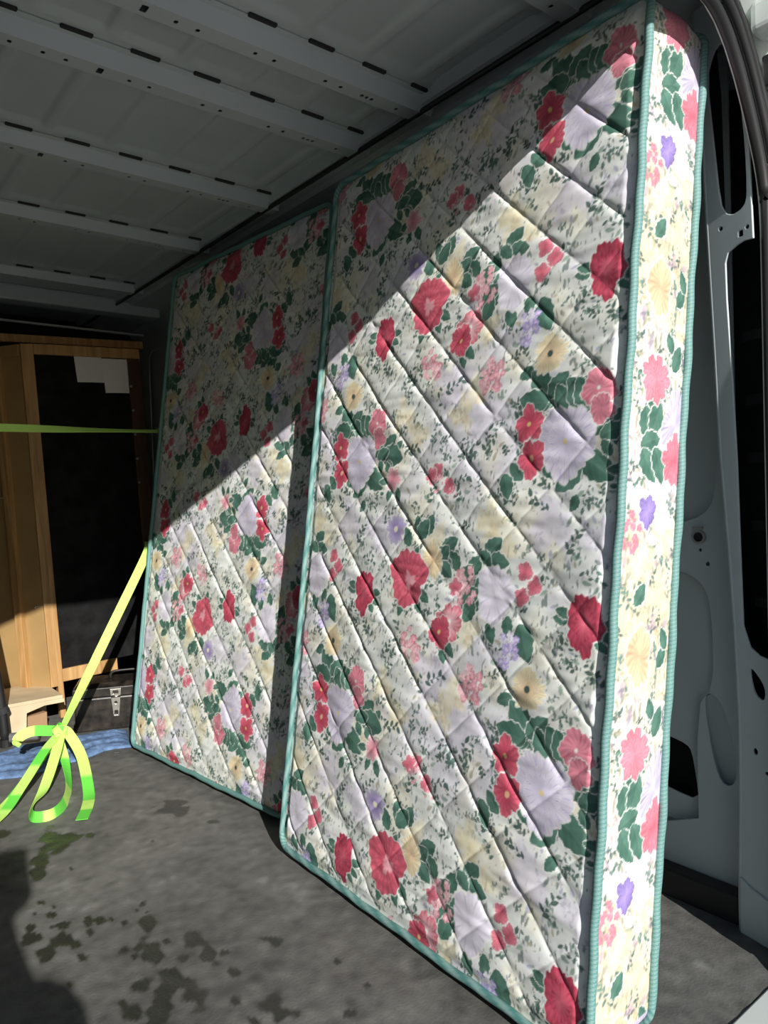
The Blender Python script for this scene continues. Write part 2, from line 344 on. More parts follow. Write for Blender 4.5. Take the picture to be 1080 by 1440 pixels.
# --- rear frame with the door opening and rubber seal
oc = [(1.492, 0.03), (1.492, 1.45), (1.488, 1.50), (1.480, 1.54), (1.468, 1.575), (1.448, 1.618), (1.425, 1.662), (1.395, 1.712), (1.36, 1.757), (1.325, 1.788), (1.29, 1.806), (1.25, 1.813), (1.20, 1.815)]
lc = [(1.07-x, z) for x, z in reversed(oc)]  # unseen left side widened so the sunlight edge crosses the partition straight
opening = [(1.455, -0.012)]+oc+lc+[(1.07-1.455, -0.012)]
fr = MB().poly([(-0.55, -0.25), (1.78, -0.25), (1.78, 2.06), (-0.55, 2.06)], [opening], lambda a, b, t: (a, 0.635+t, b), 0.02).build('wall_back', M['paint_out']); tag(fr, kind='structure')
def offs(path, d):
    o = []
    for i, p in enumerate(path):
        a = path[max(i-1, 0)]; b = path[min(i+1, len(path)-1)]; t = Vector((b[0]-a[0], b[1]-a[1])).normalized()
        o.append((p[0]+t.y*d, p[1]-t.x*d))
    return o
sp = oc+lc
seal = None
for d, y, r in ((-0.004, 0.640, 0.011), (0.016, 0.628, 0.009), (0.034, 0.627, 0.008)):
    pts = bez([(x, y, z) for x, z in offs(sp, d)], 3)
    if seal is None:
        seal = MB().tube(pts, r, 8).build('trim_4', M['rubber'], None, True); tag(seal, kind='structure')
    else: MB().tube(pts, r, 8).build('seal_lip', M['rubber'], seal, True)
# deep door rebate around the opening (outer body edge) and hinge box
reb = [(x, z) for x, z in offs(sp, 0.075)]
m = MB(); a1 = reb; n = len(a1)
m.add([(x, 0.634, z) for x, z in a1]+[(x, 0.560, z) for x, z in offs(sp, 0.095)]+[(x, 0.560, z) for x, z in offs(sp, 0.12)]+[(x, 0.634, z) for x, z in offs(sp, 0.12)],
      [(k*n+i, k*n+i+1, (k+1)*n+i+1, (k+1)*n+i) for k in range(3) for i in range(n-1)])
m.build('door_rebate', M['paint_out'], fr, True)
MB().box(1.395, 1.45, 0.575, 0.625, 1.775, 1.835).build('hinge_cover', M['paint_out'], fr, bevel=0.012, seg=3)
MB().box(1.455, 1.50, 0.585, 0.63, 1.70, 1.76).build('hinge_arm', M['rubber'], fr, bevel=0.004)

# ================================================================== FLORAL PRINT (one repeat, painted by code, stored as vertex colour)
TU, TV, PX = 0.675, 0.65, 0.000903
NU, NV = int(round(TU/PX)), int(round(TV/PX))
LEAVES = [(0.500,0.223,-0.010,0.043),(0.523,0.226,0.023,0.043),(0.584,0.192,0.045,0.025),(0.638,0.154,-0.034,0.033),(0.611,0.149,-0.034,0.028),(0.670,0.147,0.034,0.036),(0.043,0.184,0.040,0.037),(0.052,0.173,0.054,0.000),(0.332,0.427,0.044,0.040),(0.386,0.426,0.018,0.025),(0.333,0.420,0.077,-0.011),(0.198,0.488,-0.049,0.065),(0.202,0.488,0.035,0.044),(0.185,0.487,-0.063,0.017),(0.289,0.482,-0.051,0.034),(0.280,0.526,-0.028,-0.036),(0.273,0.377,0.064,-0.040),(0.265,0.360,-0.050,-0.041),(0.179,0.367,0.028,-0.022),(0.129,0.343,-0.032,0.031),(0.267,0.306,-0.016,-0.027),(0.335,0.323,0.014,-0.000),(0.294,0.422,0.035,0.028),(0.312,0.414,0.044,0.015),(0.315,0.404,0.019,-0.025),(0.001,0.074,0.045,0.065),(0.027,0.096,0.011,0.051),(0.582,0.005,0.029,-0.022),(0.150,0.053,0.024,-0.063),(0.066,0.053,0.012,-0.042),(0.113,0.067,0.007,-0.039),(0.138,0.565,-0.034,-0.015),(0.192,0.501,-0.053,0.054),(0.179,0.493,-0.067,0.012),(0.185,0.504,0.045,0.037),(0.236,0.473,-0.030,0.046),(0.291,0.469,-0.056,0.057),(0.285,0.472,-0.029,0.054),(0.470,0.200,-0.020,0.039),(0.497,0.218,0.033,0.040),(0.561,0.164,0.041,0.035),(0.575,0.161,0.039,-0.025),(0.641,0.125,0.038,0.036),(0.028,0.192,0.030,-0.025),(0.067,0.160,0.018,-0.024),(0.651,0.075,0.049,0.037),(0.666,0.047,0.019,0.048),(0.496,0.114,0.025,-0.002),(0.081,0.352,0.016,-0.047),]
FLOWERS = [('peony',0.469,0.124),('rose',0.301,0.076),('lilac',0.231,0.410),('hib',0.302,0.504),('hib2',0.310,0.473),('red',0.137,0.452),('red2',0.149,0.383),('ydaisy',0.181,0.588),('f5',0.621,0.039),('phlox',0.664,0.121),('phlox',0.498,0.621),('phlox',0.022,0.563),('whitelilac',0.072,0.108),('bluecl',0.124,0.650),('pink3',0.150,0.160),('pink3',0.176,0.133),('pink3',0.147,0.109),('bdaisy',0.411,0.236),('pinks',0.547,0.370),('pinks',0.587,0.335),('pinks2',0.384,0.358),('ywash',0.047,0.264),('ywash',0.557,0.210),('ywash',0.465,0.457),('ywash',0.407,0.514),('ywash',0.674,0.026),('cream',0.518,0.169),('ywash',0.051,0.243),('ywash',0.088,0.200),('pinks',0.629,0.113),('red',0.592,0.013),('ywash',0.342,0.383),('lwash',0.209,0.248),('lwash',0.007,0.481),('lwash',0.580,0.567),('lwash',0.346,0.227),('pinks',0.527,0.359),('ywash',0.654,0.534),('ywash',0.613,0.495),]
CREAM = np.array([0.71, 0.735, 0.705]); GREEN = np.array([0.045, 0.12, 0.09]); GREEN2 = np.array([0.085, 0.19, 0.145]); DKG = np.array([0.05, 0.085, 0.075])
RED = np.array([0.44, 0.045, 0.09]); RED2 = np.array([0.58, 0.12, 0.17]); PINK = np.array([0.62, 0.22, 0.28]); PALEP = np.array([0.80, 0.50, 0.54])
LIL = np.array([0.52, 0.48, 0.62]); LIL2 = np.array([0.66, 0.63, 0.72]); VIO = np.array([0.20, 0.15, 0.36]); YEL = np.array([0.72, 0.66, 0.45]); ORA = np.array([0.64, 0.47, 0.30]); WHI = np.array([0.82, 0.82, 0.78])

class Print:
    def __init__(s, nu, nv, seed):
        s.nu, s.nv = nu, nv; s.rng = np.random.default_rng(seed); s.rnd = random.Random(seed)
        s.img = np.tile(CREAM, (nv, nu, 1)).astype(np.float64)
    def noise(s, su, sv=None):
        sv = sv or su; w = s.rng.standard_normal((s.nv, s.nu))
        fy = np.fft.fftfreq(s.nv, PX)[:, None]; fx = np.fft.fftfreq(s.nu, PX)[None]
        g = np.fft.ifft2(np.fft.fft2(w)*np.exp(-2*math.pi**2*((fx*su)**2+(fy*sv)**2))).real; return g/g.std()
    def mix(s, a, c): s.img = s.img*(1-a[..., None])+np.asarray(c)*a[..., None]
    def stamp(s, cx, cy, R, fn):
        k = int(R/PX)+2; ci, cj = int(round(cx/PX)), int(round(cy/PX))
        jj, ii = np.meshgrid(np.arange(-k, k+1), np.arange(-k, k+1), indexing='ij')
        a, c = fn(ii*PX, jj*PX)
        J, I = (jj+cj) % s.nv, (ii+ci) % s.nu
        a = np.clip(a, 0, 1)[..., None]; s.img[J, I] = s.img[J, I]*(1-a)+c*a
    def leaf(s, x, y, dx, dy, w=0.42, c1=GREEN, c2=GREEN2, halo=True):
        L = math.hypot(dx, dy); ux, uy = dx/L, dy/L; h = w*L*0.5; ph = s.rnd.random()*6; sk = s.rnd.uniform(-.15, .15)
        def fn(X, Y, g=0.0):
            t = (X*ux+Y*uy)/L; q = -X*uy+Y*ux
            tt = np.clip(t, 0, 1); wd = h*np.power(np.sin(math.pi*np.power(tt, 0.85)), 0.75)
            wd = wd*(1+0.07*np.sin(tt*26+ph))+g; q2 = q-sk*h*np.sin(math.pi*tt)
            al = np.clip((wd-np.abs(q2))/0.0012+0.5, 0, 1)*(t > -0.01-g)*(t < 1.01+g)
            rib = np.exp(-(q2/0.0011)**2)*0.5+0.22*np.clip(np.sin((t*L-np.abs(q2)*1.2)/0.0065*2), 0, 1)
            sh = np.clip(0.5+0.5*np.sign(q2)*0.5+0.25*np.sin(tt*9+ph), 0, 1)
            c = c1*(1-sh[..., None])+c2*sh[..., None]; c = c+(np.array([.15, .25, .2])-c)*np.clip(rib, 0, 1)[..., None]*0.55
            return al, c
        if halo: s.stamp(x, y, L*1.15, lambda X, Y: (fn(X, Y, 0.0022)[0]*0.8, np.broadcast_to(WHI, X.shape+(3,))))
        s.stamp(x, y, L*1.15, fn)
    def flower(s, x, y, r, n, cout, cin, depth=0.25, rot=None, asp=1.0, eye=None, eyer=0.15, streak=0.18, line=None, halo=True, nlayer=1):
        rot = s.rnd.random()*6 if rot is None else rot; ph = [s.rnd.random()*6.3 for _ in range(4)]
        for layer in range(nlayer):
            sc = 1-0.38*layer; rr = r*sc; ro = rot+layer*math.pi/n
            def fn(X, Y, g=0.0):
                Y2 = Y/asp; rho = np.hypot(X, Y2); th = np.arctan2(Y2, X)
                pet = np.abs(np.cos(n*(th+ro)/2))
                re = rr*(1-depth+depth*np.power(pet, 0.55))*(1+0.07*np.sin(3*th+ph[0])+0.05*np.sin(5*th+ph[1])+0.035*np.sin(17*th+ph[2]))+g
                al = np.clip((re-rho)/0.0013+0.5, 0, 1); t = np.clip(rho/re, 0, 1)
                c = cin*(1-t[..., None]**1.3)+cout*t[..., None]**1.3
                st = np.sin(th*n*3+ph[3]+2*np.sin(t*5))*streak*t+0.12*np.sin(th*2+ph[0])
                gap = np.clip(1-pet/0.28, 0, 1)*np.clip(t*1.4-0.2, 0, 1)
                c = c*(1+st)[..., None]
                if line is not None: c = c+(line-c)*(gap*0.75)[..., None]
                else: c = c*(1-0.28*gap)[..., None]
                if eye is not None and layer == nlayer-1:
                    e = np.clip((eyer*rr-rho)/0.002+0.5, 0, 1)[..., None]; c = c*(1-e)+eye*e
                return al, np.clip(c, 0, 1)
            if halo and layer == 0: s.stamp(x, y, r*max(1, asp)*1.4, lambda X, Y: (fn(X, Y, 0.0025)[0]*0.7, np.broadcast_to(WHI, X.shape+(3,))))
            s.stamp(x, y, r*max(1, asp)*1.35, fn)
    def wash(s, x, y, r, c, a=0.7, asp=1.0):
        ph = [s.rnd.random()*6 for _ in range(3)]
        def fn(X, Y):
            rho = np.hypot(X, Y/asp); th = np.arctan2(Y, X); re = r*(1+.22*np.sin(3*th+ph[0])+.16*np.sin(5*th+ph[1])+.1*np.sin(9*th+ph[2]))
            return np.clip((re-rho)/(0.35*r), 0, 1)*a, np.broadcast_to(c, X.shape+(3,))
        s.stamp(x, y, r*max(1, asp)*1.6, fn)
    def sprig(s, x, y, L, ang, n=5, c=DKG, ls=0.012):
        for k in range(n):
            t = k/(n-1) if n > 1 else 0; sd = 1 if k % 2 else -1
            px, py = x+math.cos(ang)*L*t, y+math.sin(ang)*L*t
            a = ang+sd*s.rnd.uniform(.5, 1.2); l = ls*s.rnd.uniform(.6, 1.3)
            s.leaf(px, py, math.cos(a)*l, math.sin(a)*l, 0.5, c, c*1.5, False)
        def fn(X, Y):
            t = X*math.cos(ang)+Y*math.sin(ang); q = -X*math.sin(ang)+Y*math.cos(ang)
            return np.clip((0.0007-np.abs(q+0.02*L*np.sin(t/L*5)))/0.0006+.5, 0, 1)*(t > 0)*(t < L)*0.8, np.broadcast_to(c, X.shape+(3,))
        s.stamp(x, y, L*1.1, fn)
    def phlox(s, x, y, r, ca=PINK, cb=PALEP, n=26):
        for _ in range(n):
            a, q = s.rnd.random()*6.3, r*math.sqrt(s.rnd.random()); c = ca if s.rnd.random() < .6 else cb
            c = c*s.rnd.uniform(.8, 1.15)
            s.flower(x+q*math.cos(a)*.8, y+q*math.sin(a), r*s.rnd.uniform(.16, .27), 5, np.clip(c, 0, 1), cb, .35, halo=False)
    def ground(s, dense=1.0):
        n1, n2, n3, n4 = s.noise(.035), s.noise(.03), s.noise(.04), s.noise(.012)
        s.mix(np.clip((n1+.1)*.5, 0, .6), LIL2); s.mix(np.clip((n2-.45)*.5, 0, .6), np.array([.74, .71, .56])); s.mix(np.clip((n3-1.0)*.5, 0, .45), np.array([.68, .66, .58]))
        s.img *= (1+.035*n4)[..., None]
        # little brush dashes of the background
        g = s.noise(.0018, .0042)-s.noise(.007)*.35; lo = s.noise(.03)
        s.mix(np.clip((g-1.62+.30*(lo < 0))*1.6, 0, .75)*dense, DKG*1.6)
        g = s.noise(.0022, .0022); s.mix(np.clip((g-2.0)*1.5, 0, .6), np.array([.42, .33, .22]))
        g = s.noise(.0025, .005); s.mix(np.clip((g-1.9)*1.5, 0, .55), LIL*.8)
        # soft grey-green and lilac brush leaves behind everything
        for _ in range(int(330*s.nu*s.nv/(NU*NV))):
            a = s.rnd.random()*6.3; l = s.rnd.uniform(.008, .022); c = s.rnd.choice((np.array([.34, .42, .36]), np.array([.45, .44, .55]), np.array([.46, .42, .33]), np.array([.28, .36, .31])))
            s.leaf(s.rnd.random()*s.nu*PX, s.rnd.random()*s.nv*PX, l*math.cos(a), l*math.sin(a), .45, c, c*1.15, False)
        for _ in range(int(230*dense*s.nu*s.nv/(NU*NV))):
            s.sprig(s.rnd.random()*s.nu*PX, s.rnd.random()*s.nv*PX, s.rnd.uniform(.014, .035), s.rnd.uniform(.2, 2.9)+math.pi*(s.rnd.random() < .3), s.rnd.choice((3, 4, 5)), DKG*s.rnd.uniform(.7, 1.7), s.rnd.uniform(.007, .014))
    def finish(s): s.img = np.clip(s.img*(1+.03*s.noise(.004))[..., None], 0, 1)
    def sample(s, U, V):
        x = (U/PX) % s.nu; y = (V/PX) % s.nv; i = np.floor(x).astype(int); j = np.floor(y).astype(int); a = (x-i)[..., None]; b = (y-j)[..., None]
        i %= s.nu; j %= s.nv; i2 = (i+1) % s.nu; j2 = (j+1) % s.nv
        return (s.img[j, i]*(1-a)+s.img[j, i2]*a)*(1-b)+(s.img[j2, i]*(1-a)+s.img[j2, i2]*a)*b

def draw(P, kind, x, y):
    if kind == 'peony':
        P.flower(x, y, .066, 7, RED2, RED, .14, asp=1.05, streak=.15, nlayer=3); P.wash(x+.004, y-.006, .02, PALEP, .55)
    elif kind == 'rose': P.flower(x, y, .040, 6, RED, RED2, .2, asp=1.45, nlayer=2)
    elif kind == 'red': P.flower(x, y, .038, 5, RED2, RED, .3, eye=np.array([.62, .45, .2]), eyer=.13)
    elif kind == 'red2': P.flower(x, y, .036, 5, RED2, RED, .32, asp=1.15, eye=np.array([.66, .4, .25]), eyer=.16)
    elif kind == 'lilac':
        P.flower(x, y, .070, 17, LIL2, LIL, .16, asp=1.05, line=VIO*1.6, eye=np.array([.6, .5, .25]), eyer=.12, streak=.08, nlayer=2)
    elif kind == 'hib': P.flower(x, y, .038, 5, PINK, PINK*1.15, .22, line=RED, eye=WHI, eyer=.1)
    elif kind == 'hib2': P.flower(x, y-.008, .026, 4, PINK*.95, PINK, .25, asp=1.1)
    elif kind == 'ydaisy': P.flower(x, y, .042, 15, YEL*1.05, ORA, .22, eye=DKG, eyer=.17, line=ORA*.9)
    elif kind == 'f5': P.flower(x, y, .042, 6, RED2*.95+.03, PALEP, .34, eye=WHI, eyer=.12)
    elif kind == 'phlox': P.phlox(x, y, .042)
    elif kind == 'whitelilac': P.flower(x, y, .050, 8, LIL2*1.08, LIL2, .12, streak=.05, asp=1.2)
    elif kind == 'bluecl': P.phlox(x, y, .036, VIO*1.9, LIL2, 26)
    elif kind == 'pink3': P.flower(x, y, .020, 4, PINK, RED2, .3)
    elif kind == 'pinks': P.flower(x, y, .021, 5, PINK, RED2, .35); P.phlox(x+.012, y-.018, .018, n=8)
    elif kind == 'pinks2': P.flower(x, y, .030, 6, PALEP*.95, PINK, .35)
    elif kind == 'bdaisy': P.flower(x, y, .038, 11, LIL, VIO*1.3, .35, eye=np.array([.7, .66, .5]), eyer=.2, line=VIO)
    elif kind == 'ywash': P.wash(x, y, .040, YEL*1.04, .6); P.wash(x+.012, y-.012, .014, ORA, .3)
    elif kind == 'cream': P.flower(x+.03, y+.0, .034, 7, np.array([.74, .66, .44]), ORA*1.1, .15, asp=1.3)
    elif kind == 'lwash': P.wash(x, y, .058, LIL2*.97, .75)

def floral_tile():
    P = Print(NU, NV, 11); P.ground(1.0)
    for k, x, y in FLOWERS:
        if k.endswith('wash'): draw(P, k, x, y)
    for x, y, a in ((.60, .34, .3), (.52, .30, 1.2), (.36, .25, .8), (.09, .30, 2), (.25, .20, 1), (.02, .40, 1.5), (.46, .05, 2), (.40, .58, 1), (.56, .55, .4), (.10, .46, 1.2), (.34, .62, 2.2), (.64, .30, 2.4), (.23, .02, .5), (.20, .28, 2.6), (.42, .42, .2), (.60, .62, 1.9)):
        P.sprig(x, y, .05, a, 7, DKG, .016)
    for a, b, c_, d_ in LEAVES: P.leaf(a-.07*c_, b-.07*d_, c_*1.14, d_*1.14, w=0.66)
    # leaf wreaths round the big blooms
    for cx, cy, r in ((.469, .124, .066), (.301, .076, .045), (.384, .358, .03), (.59, .013, .03)):
        for k in range(5):
            a = P.rnd.random()*6.3; l = P.rnd.uniform(.03, .05); P.leaf(cx+r*.75*math.cos(a), cy+r*.75*math.sin(a), l*math.cos(a), l*math.sin(a), .55)
    for k, x, y in sorted(FLOWERS, key=lambda q: 0 if q[0] == 'cream' else 1):
        if not k.endswith('wash'): draw(P, k, x, y)
    P.finish(); return P
def border_tile():
    P = Print(int(.20/PX), NV, 5); P.ground(0.9)
    P.mix(np.full((P.nv, P.nu), .5), np.array([.60, .53, .40]))  # ground colour darkened to offset the strong sun on this end
    yy = (np.arange(P.nv)*PX)[:, None]+np.zeros((1, P.nu)); n_ = P.noise(.02)
    P.mix(np.clip(1-np.abs(yy-.17+.03*n_)/.16, 0, 1)*.55, np.array([.56, .44, .23])); P.mix(np.clip(1-np.abs(yy-.40+.03*n_)/.12, 0, 1)*.45, np.array([.52, .45, .52]))
    for _ in range(150): P.sprig(P.rnd.random()*.2, P.rnd.random()*TV, P.rnd.uniform(.012, .03), P.rnd.random()*6, 4, DKG*P.rnd.uniform(.8, 2.6), .011)
    g = P.noise(.0025, .006); P.mix(np.clip((g-.9)*.8, 0, .7), np.array([.24, .22, .15])); g = P.noise(.004, .007); P.mix(np.clip((g-1.2)*.8, 0, .6), np.array([.34, .25, .36]))
    # (a across from front tape, b up)
    for k, a, b in (('ywash', .06, .26), ('ywash', .12, .20), ('ywash', .05, .12), ('ywash', .13, .30), ('ywash', .08, .05), ('lwash', .12, .43), ('lwash', .09, .36)): draw(P, k, a, b)
    for a, b, da, db in ((.06, .545, .035, -.035), (.05, .52, .01, -.05), (.09, .53, -.02, -.05), (.045, .455, .045, .015), (.05, .445, .03, -.045), (.085, .45, .02, -.05), (.13, .60, .02, .04), (.05, .18, .02, .03), (.13, .07, .025, .03), (.16, .10, -.02, .03), (.12, .63, -.01, .03)): P.leaf(a-.1*da, b-.1*db, da*1.3, db*1.3, .62)
    P.flower(.075, .575, .042, 9, PINK*.9, PINK, .3, asp=1.1, nlayer=2); P.flower(.15, .50, .046, 12, LIL*.95, LIL*.9, .15, asp=1.5, line=VIO, halo=False)
    P.flower(.15, .435, .042, 8, PINK*.9, RED2, .3, asp=1.2, nlayer=2); P.flower(.07, .34, .026, 6, VIO, VIO*1.6, .3, asp=1.2)
    P.phlox(.03, .30, .034, PINK*.9, PINK, 20); P.flower(.07, .09, .034, 6, ORA*1.05, ORA*.8, .15, asp=1.6); P.phlox(.15, .03, .025, ORA, YEL, 14)
    P.finish(); return P
TILE = floral_tile(); BTILE = border_tile()

# ================================================================== MATTRESSES
def mattress(label, origin, yaw_u, lean, Wd, Ht, Th, step, rot180, off, A0, hires):
    """origin: lower corner (far end) of the front face on the floor; u runs along the floor toward the rear, v up the face, w out of the face"""
    root = empty('mattress', origin)
    tag(root, label, 'mattress')
    u = Vector((yaw_u[0], yaw_u[1], 0)).normalized(); hn = u.cross(Vector((0, 0, 1)))
    if hn.x > 0: hn = -hn
    vv = (Vector((0, 0, 1))*math.cos(lean)-hn*math.sin(lean)); ww = u.cross(vv)
    if ww.x > 0: ww = -ww
    B = np.array([u, vv, ww])            # rows
    rad, tr = 0.034, 0.0078
    lift = 0.0265; TD = np.array(-hn)*math.cos(math.radians(5))-np.array([0, 0, math.sin(math.radians(5))])
    O = np.array([0, 0, 0.0])+np.array(vv)*0+np.array([0, 0, lift])
    rng = np.random.default_rng(int(A0*1000))
    # ---- quilted face
    nu, nv = int(Wd/step), int(Ht/step)
    us = np.linspace(0, Wd, nu); vs = np.linspace(0, Ht, nv); U, V = np.meshgrid(us, vs)
    def rounded(U, V, inset=0.0):
        U, V = U.copy(), V.copy(); r = rad
        for cu, su in ((r, -1), (Wd-r, 1)):
            for cv, sv in ((r, -1), (Ht-r, 1)):
                mk = ((U-cu)*su > 0) & ((V-cv)*sv > 0); d = np.hypot(U-cu, V-cv); big = np.maximum(np.abs(U-cu), np.abs(V-cv))
                k = np.where(mk & (d > 1e-9), big/np.maximum(d, 1e-9), 1.0)
                U = np.where(mk, cu+(U-cu)*k, U); V = np.where(mk, cv+(V-cv)*k, V)
        return U, V
    ed = np.minimum(np.minimum(U, Wd-U), np.minimum(V, Ht-V))
    Ur, Vr = rounded(U, V)
    def noise(su, sv):
        w = rng.standard_normal(U.shape); fy = np.fft.fftfreq(nv, vs[1])[:, None]; fx = np.fft.fftfreq(nu, us[1])[None]
        g = np.fft.ifft2(np.fft.fft2(w)*np.exp(-2*math.pi**2*((fx*su)**2+(fy*sv)**2))).real; return g/g.std()
    wob = noise(.12, .12)
    SP = 0.1493; sl = 0.95; cf = 1/math.sqrt(1+sl*sl)
    qa = (V+sl*U-A0+0.004*wob)/SP; qb = (V-sl*U-0.591+0.004*wob+(A0-1.31))/SP
    da = np.abs(qa-np.round(qa))*SP*cf; db = np.abs(qb-np.round(qb))*SP*cf
    puff = lambda d, l, p: np.power(np.clip(1-np.exp(-d/l), 0, 1), p)
    pa, pb = puff(da, .0065, .9), puff(db, .0055, .9)
    inside = np.clip((ed-0.012)/0.02, 0, 1)
    H = 0.0046*(pa*(0.5+0.5*pb))+0.0013*(puff(da, .03, 1)*puff(db, .03, 1))-0.003
    wr = noise(.045, .011)*.0010+noise(.02, .006)*.0006+noise(.05, .05)*.0012
    if hires: wr = wr+np.clip(noise(.07, .009)-.8, -.2, 2)*.0011*pa
    H = (H+wr*np.clip(pa*1.3, 0, 1))*inside+(1-inside)*(-0.006)
    bow = 0.012*np.sin(math.pi*np.clip(V/Ht, 0, 1))
    Pt = O+Ur[..., None]*B[0]+Vr[..., None]*B[1]+(H+0.0)[..., None]*B[2]
    if rot180: col = TILE.sample(off[0]-U/.9724, off[1]-V/.9724)
    else: col = TILE.sample(U/.9724-off[0], V/.9724-off[1])
    # stitch line colour (thread sinks: only a hair darker yarn)
    i = (np.arange(nv-1)[:, None]*nu+np.arange(nu-1)[None]).ravel()
    f = np.stack([i, i+1, i+nu+1, i+nu], 1)
    # make normals point along ww
    nrm = np.cross(B[0], B[1])
    if nrm @ B[2] < 0: f = f[:, ::-1]
    obj('quilted_panel', Pt.reshape(-1, 3), f, M['fabric'], root, True, col.reshape(-1, 3))
    # ---- perimeter path (closed), uneven sampling: dense on the end that faces the doors
    def perim(dense, coarse):
        pts = []
        def arc(cu, cv, a0, n):
            for k in range(n): t = math.radians(a0+90*k/n); pts.append((cu+rad*math.cos(t), cv+rad*math.sin(t)))
        def seg(a, b, st):
            L = math.hypot(b[0]-a[0], b[1]-a[1]); n = max(2, int(L/st))
            for k in range(n): t = k/n; pts.append((a[0]+(b[0]-a[0])*t, a[1]+(b[1]-a[1])*t))
        na = 12
        seg((Wd, rad), (Wd, Ht-rad), dense); arc(Wd-rad, Ht-rad, 0, na); seg((Wd-rad, Ht), (rad, Ht), coarse); arc(rad, Ht-rad, 90, na)
        seg((0, Ht-rad), (0, rad), coarse); arc(rad, rad, 180, na); seg((rad, 0), (Wd-rad, 0), coarse); arc(Wd-rad, rad, 270, na)
        return np.array(pts)
    pe = perim(.0024 if hires else .01, .008); N = len(pe)
    tg = np.roll(pe, -1, 0)-np.roll(pe, 1, 0); tg /= np.linalg.norm(tg, axis=1)[:, None]; on = np.stack([tg[:, 1], -tg[:, 0]], 1)
    arcl = np.concatenate([[0], np.cumsum(np.linalg.norm(np.diff(pe, axis=0), axis=1))])
    # ---- border band
    nb = 64 if hires else 14; ts = np.linspace(0, 1, nb)
    AA, TT = np.meshgrid(arcl, ts, indexing='ij')
    d1 = np.abs(((AA-TT*Th*1.05)/.165) % 1-.5)*.165*.7
    bul = .008*np.sin(math.pi*TT)*(0.55+.45*puff(d1, .014, .8))-.002
    PU = pe[:, 0][:, None]+on[:, 0][:, None]*bul; PV = pe[:, 1][:, None]+on[:, 1][:, None]*bul
    Pt = O+PU[..., None]*B[0]+PV[..., None]*B[1]+(.004+TT*(Th-.008))[..., None]*TD
    colb = BTILE.sample(TT*Th, AA+rad-(1.13-.565) if hires else AA)
    i = (np.arange(N)[:, None]*nb+np.arange(nb-1)[None]); j = (np.arange(1, N+1) % N)[:, None]*nb+np.arange(nb-1)[None]
    f = np.stack([i.ravel(), j.ravel(), j.ravel()+1, i.ravel()+1], 1)
    fixn(obj('border_band', Pt.reshape(-1, 3), f, M['fabric'], root, True, colb.reshape(-1, 3)))
    # ---- taped edges
    ns = 10
    for w0 in (0.0, -Th):
        ang = np.arange(ns)/ns*2*math.pi
        C, S_ = np.cos(ang), np.sin(ang)
        wavy = 0.0012*np.sin(arcl*23)+0.0008*np.sin(arcl*61)
        PU = pe[:, 0][:, None]+on[:, 0][:, None]*(C*tr*1.0+wavy[:, None]); PV = pe[:, 1][:, None]+on[:, 1][:, None]*(C*tr+wavy[:, None])
        Pt = O+PU[..., None]*B[0]+PV[..., None]*B[1]+(S_[None]*tr*1.05+0*PU)[..., None]*B[2]-w0*TD
        ph = (arcl[:, None]/.0072+ang[None]/(2*math.pi)*2) % 1
        strp = np.clip(np.abs(ph-.5)*6-1.0, 0, 1)[..., None] if hires else np.full(ph.shape+(1,), .35)
        base = np.array([.07, .21, .195]); ct = base*(1-.28*strp)+np.array([.55, .66, .64])*.28*strp
        i = (np.arange(N)[:, None]*ns+np.arange(ns)[None]); j = ((np.arange(N)+1) % N)[:, None]*ns+np.arange(ns)[None]
        i2 = np.arange(N)[:, None]*ns+((np.arange(ns)+1) % ns)[None]; j2 = ((np.arange(N)+1) % N)[:, None]*ns+((np.arange(ns)+1) % ns)[None]
        fixn(obj('edge_tape', Pt.reshape(-1, 3), np.stack([i.ravel(), j.ravel(), j2.ravel(), i2.ravel()], 1), M['teal'], root, True, ct.reshape(-1, 3)))
    # ---- plain back
    Pb = O+pe[:, 0][:, None]*B[0]+pe[:, 1][:, None]*B[1]+Th*TD
    obj('back_panel', [tuple(p) for p in Pb], [tuple(range(N))], M['backcloth'], root)
    return root

LEAN = math.radians(8.0)
K_ = 0.9724
m1 = mattress('floral quilted mattress with teal taped edge standing next to the rear doors', (1.034*K_, 1.779*K_, 0), (-.0365, -1), LEAN, 1.036*K_, 1.895*K_-.01, 0.175, 0.0022, False, (0, 0), 1.31, True)
m2 = mattress('floral quilted mattress standing deeper in the van, tied off with green strap', (1.040*K_, 2.93*K_, 0), (.088, -1), LEAN, 1.025*K_, 1.93*K_-.01, 0.16, 0.0036, True, (.455+.469, .548+.124), 1.0, False)

# ================================================================== WOODEN PARTITION
pt = empty('wooden_partition', (0.93, 3.5, 0.0), (0, math.radians(-2.6), 0))
tag(pt, 'tall wooden partition frame with black panel and plywood side', 'partition')
def pbox(name, x0, x1, y0, y1, z0, z1, m, parent=pt, bevel=0.002): return MB().box(x0, x1, y0, y1, z0, z1).build(name, m, parent, bevel=bevel)
pbox('post', -0.030, 0.0, 0.0, 0.04, 0.15, 1.675, M['pine']); pbox('post', 0.0, 0.024, 0.004, 0.04, 0.003, 1.678, M['pine'])
pbox('top_rail', 0.024, 0.50, 0.002, 0.04, 1.632, 1.678, M['pine']); pbox('upper_beam', -0.45, 0.56, 0.10, 0.14, 1.70, 1.735, M['pine'])
pbox('bottom_rail', 0.024, 0.27, 0.002, 0.035, 0.165, 0.222, M['pine'])
pbox('black_panel', 0.024, 0.44, 0.016, 0.03, 0.218, 1.634, M['black']); pbox('post', 0.44, 0.50, 0.004, 0.04, 0.026, 1.634, mat('dark_stained_wood', (.07, .03, .014), .6, wood=True))
for k in range(5):
    MB().tube([(0.447, 0.006, 1.5-.115*k), (0.447, -0.004, 1.5-.115*k)], 0.006, 8).build('bolt', M['steel'], pt, True)
